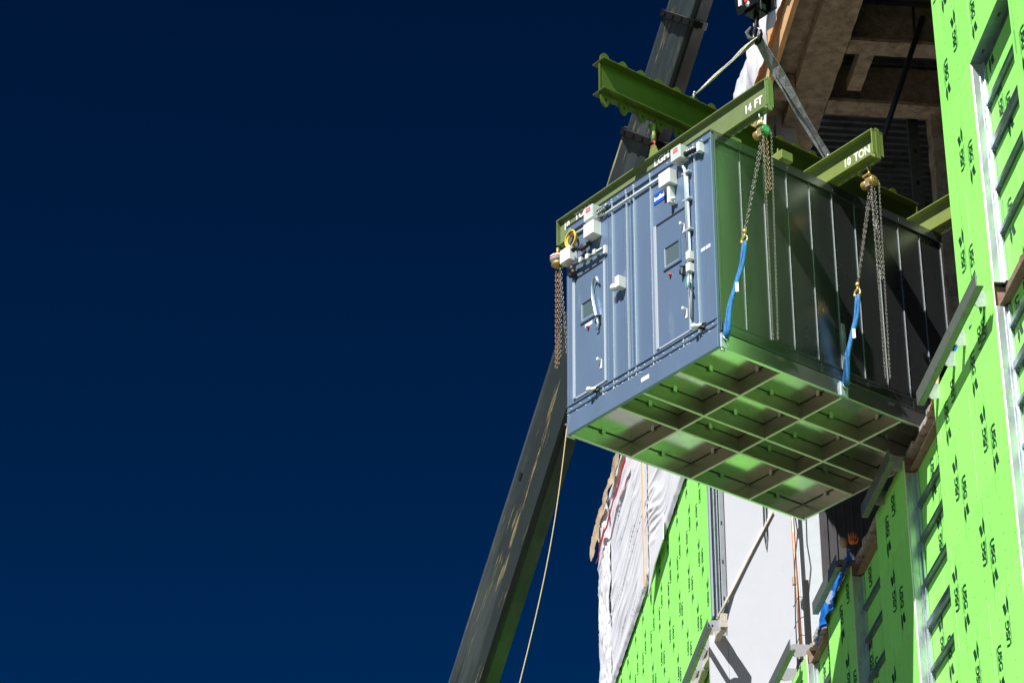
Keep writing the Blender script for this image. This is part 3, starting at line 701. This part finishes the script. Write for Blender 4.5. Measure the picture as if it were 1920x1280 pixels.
# valves low
for a in (2.14, .25):
    o = up(MB().cyl((X(a)+.05, -.03, .36), (X(a)-.03, -.09, .36), .024, 8).ball((X(a)-.045, -.10, .362), .036, 8), 'drain_cap', m_wbox)
    up(MB().cyl((X(a)+.01, -.0, .35), (X(a)+.01, -.07, .35), .03, 8).cyl((X(a)+.05, -.06, .355), (X(a)+.11, -.06, .355), .014, 6), 'valve_body', m_black, o)
# electrical boxes
def ebox(a0, a1, z0, z1, dep, mm, red=False, name='junction_box'):
    o = up(MB().box(X(a0), X(a1), -dep, -.0015, z0, z1), name, mm, bevel=.004)
    up(MB().box(X(a0)+.003, X(a1)-.003, -dep-.006, -dep-.0005, z0+.004, z1-.004), 'box_cover', mm, o, bevel=.002)
    if red:
        up(MB().box(X(a0)+.05, X(a0)+.13, -dep-.0085, -dep-.0065, z1-.085, z1-.03), 'red_label', m_red, o)
        up(MB().box(X(a0)+.06, X(a0)+.12, -dep-.0095, -dep-.0088, z1-.062, z1-.056), 'label_line', m_signw, o)
    else:
        rivets([(X(a1)-.035, -dep-.0065, z1-.04), (X(a1)-.035, -dep-.0065, z1-.09)], (0, -1, 0), 'cover_screw', .006, o)
    return o
ebox(2.225, 2.05, 2.69, 2.885, .12, m_gbox, True); ebox(2.22, 2.03, 2.455, 2.645, .13, m_wbox); ebox(2.70, 2.51, 2.32, 2.51, .12, m_wbox)
ebox(.57, .395, 2.69, 2.875, .13, m_gbox, True); ebox(.81, .61, 2.46, 2.655, .12, m_wbox); ebox(.70, .655, 2.21, 2.44, .09, m_wbox)
ebox(.42, .355, 1.30, 1.41, .075, m_wbox); ebox(.425, .36, 1.14, 1.25, .075, m_wbox)
# conduits
def cond(pts, r=.012, mm=m_gbox, name='conduit'): return up(MB().tube(pts, r, 7), name, mm)
cond([(X(2.6), -.02, 2.72), (X(2.23), -.02, 2.70)], .016); cond([(X(2.05), -.05, 2.72), (X(1.9), -.03, 2.70), (X(.80), -.025, 2.69)], .016)
cond([(X(2.04), -.06, 2.78), (X(1.93), -.04, 2.80), (X(1.87), -.03, 2.82)], .022, m_bar)
for k in range(5): cond([(X(2.03)+.03*k, -.06, 2.74+.004*k), (X(2.03)+.03*k+.015, -.06, 2.745)], .026, m_bar, 'flex_coupling')
cond([(X(2.5), -.06, 2.25), (X(2.3), -.06, 2.22), (X(1.95), -.05, 2.215)], .022, m_bar)
cond([(X(2.48), -.1, 2.42), (X(2.42), -.09, 2.44), (X(2.33), -.07, 2.38), (X(2.2), -.05, 2.42)], .03, m_black)
cond([(X(2.36), -.05, 2.46), (X(2.3), -.05, 2.34), (X(2.36), -.05, 2.26)], .022, m_black)
for a, z in ((2.35, 2.24), (2.22, 2.225), (2.08, 2.22)): up(MB().box(X(a)-.03, X(a)+.02, -.09, -.03, z-.035, z+.035), 'conduit_fitting', m_wbox if a == 2.22 else m_gbox, bevel=.006)
up(MB().box(X(1.96), X(1.92), -.04, -.001, 2.15, 2.26), 'conduit_plate', m_wbox)
up(MB().ball((X(2.54), -.06, 2.20), .05, 8).ball((X(2.50), -.07, 2.13), .045, 8).ball((X(2.56), -.06, 2.12), .035, 8), 'wire_bundle', m_black)
up(MB().tube([(X(2.55)+.085*cos(t*pi/8), -.05-.008*sin(t), 2.63+.10*sin(t*pi/8)) for t in range(16)], .018, 7, closed=True), 'coiled_hose', m_yel)
up(MB().tube([(X(2.55)+.10*cos(t*pi/8), -.075, 2.635+.115*sin(t*pi/8)) for t in range(16)], .012, 7, closed=True), 'coiled_hose', m_yel)
cond([(X(.39), -.06, 2.75), (X(.30), -.06, 2.745), (X(.17), -.06, 2.72)], .034, m_black); up(MB().box(X(.17), X(.12), -.08, -.001, 2.66, 2.78), 'conduit_plate', m_wbox)
for k in range(4): up(MB().ball((X(.33)+.035*k, -.088, 2.75-.004*k), .014, 6), 'coupling_nut', m_wbox)
cond([(X(.47), -.04, 2.68), (X(.46), -.05, 2.64), (X(.425), -.045, 2.55), (X(.42), -.04, 1.42)], .021, m_trim); cond([(X(.40), -.035, 2.45), (X(.395), -.03, 1.0), (X(.41), -.03, .55)], .016, m_trim)
for z in (2.49, 2.12, 1.70): up(MB().box(X(.47), X(.345), -.062, -.001, z, z+.028), 'conduit_strap', m_trim, bevel=.003)
cond([(X(.66), -.06, 2.27), (X(.60), -.06, 2.24)], .018, m_wbox)
wi = MB()
for k in range(7):
    wi.tube([(X(.40), -.05, 1.14), (X(.40+rnd(-.04, .03)), -.07, 1.05), (X(.39+rnd(-.05, .05)), -.08, .95-rnd(0, .08)), (X(.37+rnd(-.03, .03)), -.06, 1.02)], .005, 4, mi=k % 2)
up(wi, 'wire_bundle', [m_greenl, m_trim])
# sign, sticker, nameplate
o = up(MB().box(X(1.045), X(.70), -.008, -.001, 2.385, 2.525), 'maker_sign', m_signb)
up(MB().box(X(1.045), X(.70), -.0095, -.0085, 2.385, 2.392), 'sign_border', m_blueed, o)
tm = text_mesh('Inefinic', .088, bold=.0022, sx=.88); mb = MB(); put_text(mb, tm, (X(1.03), -.0105, 2.425), (1, 0, 0), (0, 0, 1)); up(mb, 'sign_lettering', m_signw, o)
up(MB().box(X(.24), X(.075), -.003, -.0005, 1.345, 1.39), 'pale_sticker', mat('pale_blue_sticker', (.50, .62, .80), .5))
up(MB().box(X(2.34), X(2.20), -.0245, -.0225, 1.29, 1.34), 'pale_sticker', MATS['pale_blue_sticker'])
o = up(MB().box(X(1.325), X(1.185), -.019, -.0165, .115, .165), 'nameplate', m_signw)
# lifting lugs
LUG = [(0.01, .06), (0.01, 1.89), (-W-.01, .06)]
for x, y in LUG:
    sx = 1 if x > -1 else -1
    o = up(MB().box(x+.003*sx if sx > 0 else x-.03, x+.03 if sx > 0 else x-.003, y-.055, y+.055, -.01, .165), 'lifting_lug', m_trim, bevel=.004)
    up(MB().cyl((x+.031*sx, y, .10), (x+.034*sx, y, .10), .028, 10), 'lug_hole', m_black, o)
    up(MB().tube([(x+.035*sx, y-.035, .13), (x+.06*sx, y-.03, .08), (x+.06*sx, y+.03, .08), (x+.035*sx, y+.035, .13)], .010, 6), 'lug_shackle', m_galv, o)
up(MB().cyl((.015, .06, -.03), (.015, .02, -.03), .018, 8), 'corner_bolt', m_galv)
up(MB().cyl((X(W)-.01, .02, .16), (X(W)-.06, .0, .16), .014, 6), 'corner_bolt', m_rust)

# ------------------------------------------------------------------ rigging (unit-local frame, each its own thing)
def uw_(a, y, z):     # unit frame -> world
    c, s = cos(RZ), sin(RZ); x = -a; return Vector((UB.x+c*x-s*y, UB.y+s*x+c*y, UB.z+z))
def lettering(mb, txt, x, z, y, size, sx=1.0, shear=0): put_text(mb, text_mesh(txt, size, bold=.004, sx=sx, shear=shear), (x, y, z), (1, 0, 0), (0, 0, 1))
def cross_beam(label, y, a0, a1, words, m_beam=m_beam):
    t = thing('lifting_beam', label, 'beam', uw_(0, y, 2.925), RZ, 'olive green ten ton cross beams over the unit')
    h = .36 if y > 1 else .385; hw = .095 if y > 1 else .062
    MB().box(-a1, -a0, -.006, .006, .016, h-.016).build('web', m_beam, t)
    MB().box(-a1, -a0, -hw, hw, h-.016, h).build('top_flange', m_beam, t, bevel=.003)
    MB().box(-a1+.04, -a0-.06, -hw, hw, 0, .016).build('bottom_flange', m_beam, t, bevel=.003)
    for x in (-a1+.012, -a0-.012): MB().box(x-.008, x+.008, -hw*.98, hw*.98, .0165, h-.0165).build('end_plate', m_beam, t, bevel=.002)
    for x in (-a1+.004, -a0-.004): MB().box(x-.004, x+.004, -.03, .03, -.04, h+.03).build('end_stop', m_beam, t)
    # perforated lug rail under the beam
    mb = MB(); n = 0; x = -a1+.1
    pts = [(-a1+.05, 0)]
    while x < -a0-.1: pts += [(x, -.03), (x+.03, -.052), (x+.06, -.03)]; x += .11
    pts += [(-a0-.05, 0)]
    if a0 < -.3:
        for seg in ((-a1+.08, X(W)-.06), (.06, -a0-.08)):
            p2 = [(seg[0], -.001)]; x = seg[0]
            while x < seg[1]-.08: p2 += [(x+.01, -.05), (x+.05, -.065), (x+.09, -.05)]; x += .11
            p2 += [(seg[1], -.001)]
            MB().prism([(px, -.012, pz) for px, pz in p2], (0, .024, 0)).build('lug_rail', m_beam, t)
    mb = MB()
    for txt, x, sz, sx in words: lettering(mb, txt, x, (.215 if x < -2.9 else .25) if y < 1 and x < 0 else .12, -.0085, sz, sx)
    if words: mb.build('stencil_lettering', m_signw, t)
    return t
cross_beam('nearest olive green cross beam, with a leaf green main beam above its middle and its right tip over the green chain hoist', .25, -.76, 3.17, [('10', -3.08, .16, .72), ('TON', -2.86, .145, .95), ('LGH', -1.31, .14, 1.05), ('14', .33, .155, .8), ('FT', .50, .155, .85)], m_beam1)
cross_beam('middle olive green cross beam stencilled 10 TON, its right tip over the gold chain hoist', 1.95, -.80, 3.4, [('10', .22, .155, .8), ('TON', .40, .155, .80)])
cross_beam('farthest olive green cross beam running behind the green wall', 3.72, -.9, 3.2, [])

mainb = thing('spreader_beam', 'long leaf green spreader beam with scalloped lug plates above the cross beams', 'beam', uw_(1.33, 0, 3.94), RZ)
MB().box(-.007, .007, -.56, 4.76, .018, .442).build('web', m_main, mainb)
MB().box(-.11, .11, -.60, 4.8, 0, .018).build('bottom_flange', m_main, mainb, bevel=.004)
MB().box(-.11, .11, -.60, 4.8, .442, .46).build('top_flange', m_main, mainb, bevel=.004)
def scallop(z0, sgn, h=.11, pitch=.29):
    pts = [(-.57, z0)]; y = -.57
    while y < 4.6:
        for k in range(9):
            a = pi*k/8; pts.append((y+.075-.075*cos(a)+.0, z0+sgn*(.035+(h-.035)*sin(a))))
        y += pitch
    pts.append((4.76, z0+sgn*.035)); pts.append((4.76, z0))
    return MB().prism([(-.014, py, pz) for py, pz in pts], (.028, 0, 0))
scallop(.4605, 1, .15).build('lug_plate', m_main, mainb); scallop(-.0005, -1, .18).build('lug_plate', m_main, mainb)
mh = MB(); y = -.57+.075
while y < 4.6: mh.cyl((-.0155, y, .53), (.0155, y, .53), .018, 8).cyl((-.0155, y, -.09), (.0155, y, -.09), .02, 8); y += .29
mh.build('lug_hole', m_black, mainb, kind='stuff')
for y in (-.575, 4.775): MB().box(-.10, .10, y-.008, y+.008, .0185, .4415).build('end_plate', m_main, mainb, bevel=.002) if y > 0 else MB().box(-.014, .014, y-.012, y+.006, .0185, .4415).build('end_plate', m_main, mainb, bevel=.002)

# links joining the main beam to the cross beams
def link(label, y, z_top, z_bot):
    t = thing('link_hook', label, 'lifting hook', uw_(1.33, y, z_bot), RZ)
    hgt = z_top-z_bot
    MB().tube([(0, 0, hgt), (.0, .0, hgt*.86), (.02, 0, hgt*.72), (.02, 0, hgt*.6), (-.02, 0, hgt*.52)], [.05, .035, .03, .03, .02], 8).build('hook_shank', m_beam, t)
    MB().tube([(-.035, 0, hgt*.56), (.035, 0, hgt*.5), (.04, 0, hgt*.4), (-.035, 0, hgt*.36)], .014, 7).build('shackle_bow', m_redtape, t)
    MB().prism([(-.12, -.012, 0), (.12, -.012, 0), (.04, -.012, hgt*.42), (-.03, -.012, hgt*.42)], (0, .024, 0)).build('gusset_plate', m_beam, t, bevel=.003)
    return t
link('green hook and gusset joining the spreader beam to the nearest cross beam', .25, 3.80, 3.29)
link('green hook and gusset above the middle cross beam', 1.95, 3.80, 3.29)
# clamp brackets under the spreader on the right
for k, (a, y, z, lb) in enumerate(((-.02+.35, .62, 3.05, 'small olive clamp bracket under the spreader beam near the front corner'), (.25, 1.38, 3.12, 'olive boxy clamp bracket with fins in front of the spreader beam'))):
    t = thing('clamp_bracket', lb, 'bracket', uw_(a, y, z), RZ)
    MB().box(-.09, .09, -.09, .09, .02, .14).build('clamp_body', m_beam, t, bevel=.004)
    MB().prism([(-.012, -.10, -.07), (-.012, -.04, -.07), (-.012, -.07, .20)], (.024, 0, 0)).build('fin', m_beam, t)
    MB().prism([(.02, -.105, -.10), (.045, -.105, -.10), (.035, -.105, .03)], (0, .02, 0)).build('fin', m_beam, t)

def chain(name, p, q, parent=None, pitch=.034, wr=.0058, mm=m_chain, sag=0., wdt=.013):
    p, q = Vector(p), Vector(q); n = max(2, int((q-p).length/pitch)); d = (q-p).normalized(); mb = MB()
    a0 = d.orthogonal().normalized()
    for i in range(n):
        c = p.lerp(q, (i+.5)/n)+Vector((0, 0, -sag*sin(pi*(i+.5)/n))); a = (a0 if i % 2 else d.cross(a0)); a = (a+d.cross(a)*rnd(-.25, .25)).normalized(); l = pitch*.5
        pts = [c+d*l*1.18, c+d*l*.7+a*wdt, c-d*l*.7+a*wdt, c-d*l*1.18, c-d*l*.7-a*wdt, c+d*l*.7-a*wdt]
        mb.tube(pts, wr, 5, closed=True)
    return mb.build(name, mm, parent, kind='stuff')

def hoist(label, a, y, ztop, lug, body, hz_len, mm_hook=m_brass, hook_t=.50, loop2=.0):
    P = uw_(a, y, ztop); t = thing('chain_hoist', label, 'chain hoist', P, RZ, 'chain hoists hanging from the cross beams')
    inv = lambda p: Matrix.Rotation(-RZ, 3, 'Z') @ (Vector(p)-P)
    MB().tube([(0, -.03, .03), (0, -.03, -.02), (0, 0, -.05), (0, .03, -.02), (0, .03, .03)], .011, 7).build('top_shackle', m_galv, t)
    MB().tube([(0, 0, -.03), (.0, 0, -.07), (0, 0, -.12)], [.02, .014, .025], 8).build('top_hook', m_brass, t)
    MB().box(-.05, .05, -.07, .07, -.15, -.125).build('frame_plate', body if body != m_hgreen else m_beam, t, bevel=.003)
    MB().cyl((-.11, 0, -.22), (-.035, 0, -.22), .055, 12).build('gear_case', m_brass, t, bevel=.006)
    o = MB().cyl((.035, 0, -.22), (.085, 0, -.22), .066, 16).build('hand_wheel_cover', body, t, bevel=.008)
    MB().box(.0865, .089, -.03, .03, -.25, -.19).build('rating_plate', m_greenl if body == m_hgreen else m_brass, o)
    MB().box(-.035, .035, -.05, .05, -.29, -.15).build('hoist_body', m_rust, t, bevel=.005)
    lp = inv(lug); st = Vector((-.01, 0, -.28)); hk = st.lerp(lp, hook_t)
    chain('load_chain', st, hk, t, .036, .0044, wdt=.0115)
    chain('load_chain', st+Vector((.02, .02, 0)), hk+Vector((.004, .004, .01)), t, .036, .0034, wdt=.010)
    # lower hook
    MB().tube([hk+Vector((0, 0, .03)), hk, hk+Vector((0, 0, -.03))], [.022, .03, .018], 8).build('hook_swivel', mm_hook, t)
    MB().tube([hk+Vector((v[0], v[1], v[2])) for v in ((0, 0, -.02), (.0, 0, -.05), (-.045, 0, -.075), (-.06, 0, -.12), (-.02, 0, -.15), (.03, 0, -.135), (.045, 0, -.10))], [.013, .016, .017, .019, .018, .014, .008], 8).build('lower_hook', mm_hook, t)
    MB().tube([hk+Vector(v) for v in ((.0, 0, -.05), (.03, 0, -.07), (.045, 0, -.11))], .006, 5).build('hook_latch', m_galv, t)
    # hand chain loop and slack load chain
    chain('hand_chain', (.055, -.035, -.28), (.055, -.045, -.28-hz_len), t, .027, .0026, wdt=.007)
    chain('hand_chain', (.10, .05, -.22), (.085, .0, -.24-hz_len-.05), t, .027, .0030, wdt=.008)
    for k in range(2): chain('slack_chain', (.03+.02*k, -.015+.035*k, -.30-.02*k), (.045+.02*k, -.01+.03*k, -.30-loop2+.05*k), t, .034, .0046, mm=m_rchain if body == m_hgreen else m_chain, wdt=.013)
    return hk, P, t
def sling(label, top, bot, tagpos, bend=.0):
    top, bot = Vector(top), Vector(bot); t = thing('round_sling', label, 'sling', bot, 0, 'blue round slings on the unit corners'); mb = MB()
    n = 14
    for s in (-1, 1):
        pts = []; rr = []
        for i in range(n+1):
            u = i/n; p = (top-bot)*(1-u); off = Vector((.52884, -.84872, 0))*s*(.017+.006*sin(u*9)); p = p+off+Vector((.02*sin(u*7), 0, 0)); pts.append(p); rr.append(.019+.010*u*u+.003*sin(u*23+s))
        MB().tube(pts, rr, 9).build('sling_leg', m_sling, t)
    u = tagpos; p = (top-bot)*(1-u)
    MB().obox(p+Vector((.012, -.05, 0)), (.017, -.006, 0), (0, .002, 0), (0, 0, .06)).build('sling_tag', m_wbox, t)
    return t
lug1 = uw_(-.05, .06, .12); lug2 = uw_(-.05, 1.89, .12); lug0 = uw_(W+.05, .06, .12)
hk, P, t = hoist('green chain hoist under the right tip of the nearest cross beam', -.60, .25, 2.87, lug1, m_hgreen, 2.72, loop2=.78, hook_t=.48)
top = P+Matrix.Rotation(RZ, 3, 'Z') @ (hk+Vector((-.01, 0, -.13)))
sling('bright blue sling at the front right corner of the unit', top, lug1, .5)
hk, P, t = hoist('gold chain hoist under the right tip of the 10 TON cross beam', -.60, 1.97, 2.87, lug2, m_brass, 2.62, loop2=1.35, hook_t=.50)
top = P+Matrix.Rotation(RZ, 3, 'Z') @ (hk+Vector((-.01, 0, -.13)))
sling('darker blue sling halfway along the shaded side of the unit', top, lug2, .45)
# left hoist: pale red and white body on the far side
P = uw_(3.10, .16, 2.80); t = thing('chain_hoist', 'red and white chain hoist under the left tip of the nearest cross beam', 'chain hoist', P, RZ, 'chain hoists hanging from the cross beams')
MB().cyl((0, 0, .06), (0, 0, -.05), .02, 8).build('top_hook', m_brass, t)
MB().tube([(0, 0, -.04), (0, 0, -.07), (0, 0, -.12), (0, 0, -.15)], [.05, .10, .10, .06], 12).build('hoist_body', m_wbox, t)
MB().tube([(0, 0, -.088), (0, 0, -.105)], [.1025, .1025], 12).build('red_band', m_red, t)
MB().tube([(0, 0, -.15), (0, 0, -.19), (0, 0, -.22)], [.07, .09, .03], 10).build('gear_case', m_brass, t)
for k in range(3): chain('hand_chain', (-.03+.03*k, .02*k, -.2), (-.035+.022*k, .01*k, -1.65+.05*k), t, .036, .0050, mm=m_rchain if k < 2 else m_chain, wdt=.013)
chain('load_chain', (.04, 0, -.2), (.12, .05, -1.5), t, .036, .0045, wdt=.012)
# tag line
rp = [uw_(W+.03, .0, .10)]; e = Vector((2.3, 25, 10.04)); s0 = rp[0]
pts = [s0.lerp(e, u)+Vector((.06*sin(pi*u), 0, .0)) for u in [i/16 for i in range(17)]]
d = (pts[-1]-pts[-2]).normalized(); pts.append(pts[-1]+d*(pts[-1].z+1.65)/max(.01, -d.z))
o = MB().tube(pts, .0065, 6).build('tag_line', m_rope); tag(o, 'tan tag line rope hanging from the lower left corner of the unit', 'rope')

# hook block and web slings
AP = uw_(1.33, 2.1, 5.98)
hb = thing('hook_block', 'black crane hook block with red and white striped cheek hanging at the top edge', 'hook block', AP, radians(35)); hb.scale = (.8, .66, 1)
for s in (-1, 1):
    MB().prism([(s*.17-.02, -.30, .40), (s*.17-.02, .30, .40), (s*.17-.02, .36, .62), (s*.17-.02, .36, 1.25), (s*.17-.02, -.36, 1.25), (s*.17-.02, -.36, .22+.18*(s > 0))], (.04, 0, 0)).build('cheek_plate', m_boomd, hb, bevel=.006)
for k in range(4): MB().box(-.213, -.1915, -.355+.17*k, -.28+.17*k, .50, 1.24).build('stripe', m_red if k % 2 == 0 else m_signw, hb)
for k in range(2): MB().cyl((-.10+.11*k, 0, .82), (-.02+.11*k, 0, .82), .27, 20).build('sheave', m_boomd, hb, bevel=.01)
MB().box(-.145, .145, -.16, .16, .36, .52).build('trunnion', m_boomd, hb, bevel=.01); MB().cyl((-.20, 0, .46), (.20, 0, .46), .05, 10).build('trunnion_pin', m_galv, hb)
MB().box(-.06, .09, -.17, -.162, .40, .49).build('capacity_plate', m_bar, hb)
MB().tube([(0, 0, .38), (0, 0, .30), (0, 0, .24), (.0, .0, .18), (.0, .07, .10), (.0, .085, .0), (0, .03, -.07), (0, -.05, -.06), (0, -.10, .02), (0, -.11, .08)], [.05, .055, .04, .045, .05, .055, .055, .05, .04, .015], 10).build('hook', m_boomd, hb)
MB().tube([(0, -.10, .07), (0, -.03, .13), (0, .02, .15)], .012, 6).build('hook_latch', m_clip, hb)
for k, dx in enumerate((-.10, -.02, .06)): MB().cyl((dx+.02, -.24 if k % 2 else .24, .8), (dx+.02, -.24 if k % 2 else .24, 14), .011, 6).build('hoist_rope', m_cable, hb)

def strap(pts, w0, th, name, mm, parent, side):
    pts = [Vector(p) for p in pts]; vs = []; fs = []; n = len(pts)
    for i, p in enumerate(pts):
        d = (pts[min(i+1, n-1)]-pts[max(i-1, 0)]).normalized(); s = Vector(side); s = (s-d*s.dot(d)).normalized(); s = Matrix.Rotation(.35*sin(i*.9), 3, d) @ s; nrm = d.cross(s)
        w_ = w0[i] if isinstance(w0, list) else w0
        for a, b in ((-1, -1), (1, -1), (1, 1), (-1, 1)): vs.append(p+s*a*w_/2+nrm*b*th/2)
    for i in range(n-1):
        for j in range(4): fs.append((i*4+j, i*4+(j+1) % 4, i*4+4+(j+1) % 4, i*4+4+j))
    fs += [(3, 2, 1, 0), (4*n-4, 4*n-3, 4*n-2, 4*n-1)]
    return MB().add(vs, fs).build(name, mm, parent)
def web(label, y, mm, w0, gather):
    e = uw_(1.33, y, 4.56); t = thing('web_sling', label, 'sling', e, 0, 'web slings from the hook block to the spreader beam')
    a = AP+Vector((0, 0, -.03))-e
    for k in range(2):
        off = Vector((.0, 0, 0)) + Vector((.53, -.85, 0))*(.028*(1 if k else -1))
        pts = [a*(1-u)+off*min(1, u*3)*1.0+Vector((0, 0, .06*sin(u*5+k)*(.3 if k else .6)))*.5 for u in [i/12 for i in range(13)]]
        strap(pts, [w0*(.8+.3*sin(i*.4+k)) for i in range(13)], .012, 'strap', mm, t, (.4, -.7, .5) if k else (.5, -.3, .8))
    MB().tube([a*1.0+Vector((-.03, 0, .0)), a+Vector((-.10, .04, .03)), a+Vector((-.13, .02, .10)), a+Vector((-.08, 0, .18))], [.04, .05, .045, .02], 7, flat=.5).build('sling_eye', mm, t)
    MB().tube([(0, -.03, 0), (-.01, -.045, -.05), (0, 0, -.09), (.01, .045, -.05), (0, .03, 0)], .014, 7, closed=True).build('bow_shackle', m_clip, t)
    MB().cyl((0, -.06, .0), (0, .06, .0), .016, 8).build('shackle_pin', m_clip, t)
web('dirty beige web sling running from the hook block down left to the spreader beam', .95, m_web, .075, 1)
web('dark grey web sling running from the hook block down right to the spreader beam', 3.25, m_web2, .12, 0)
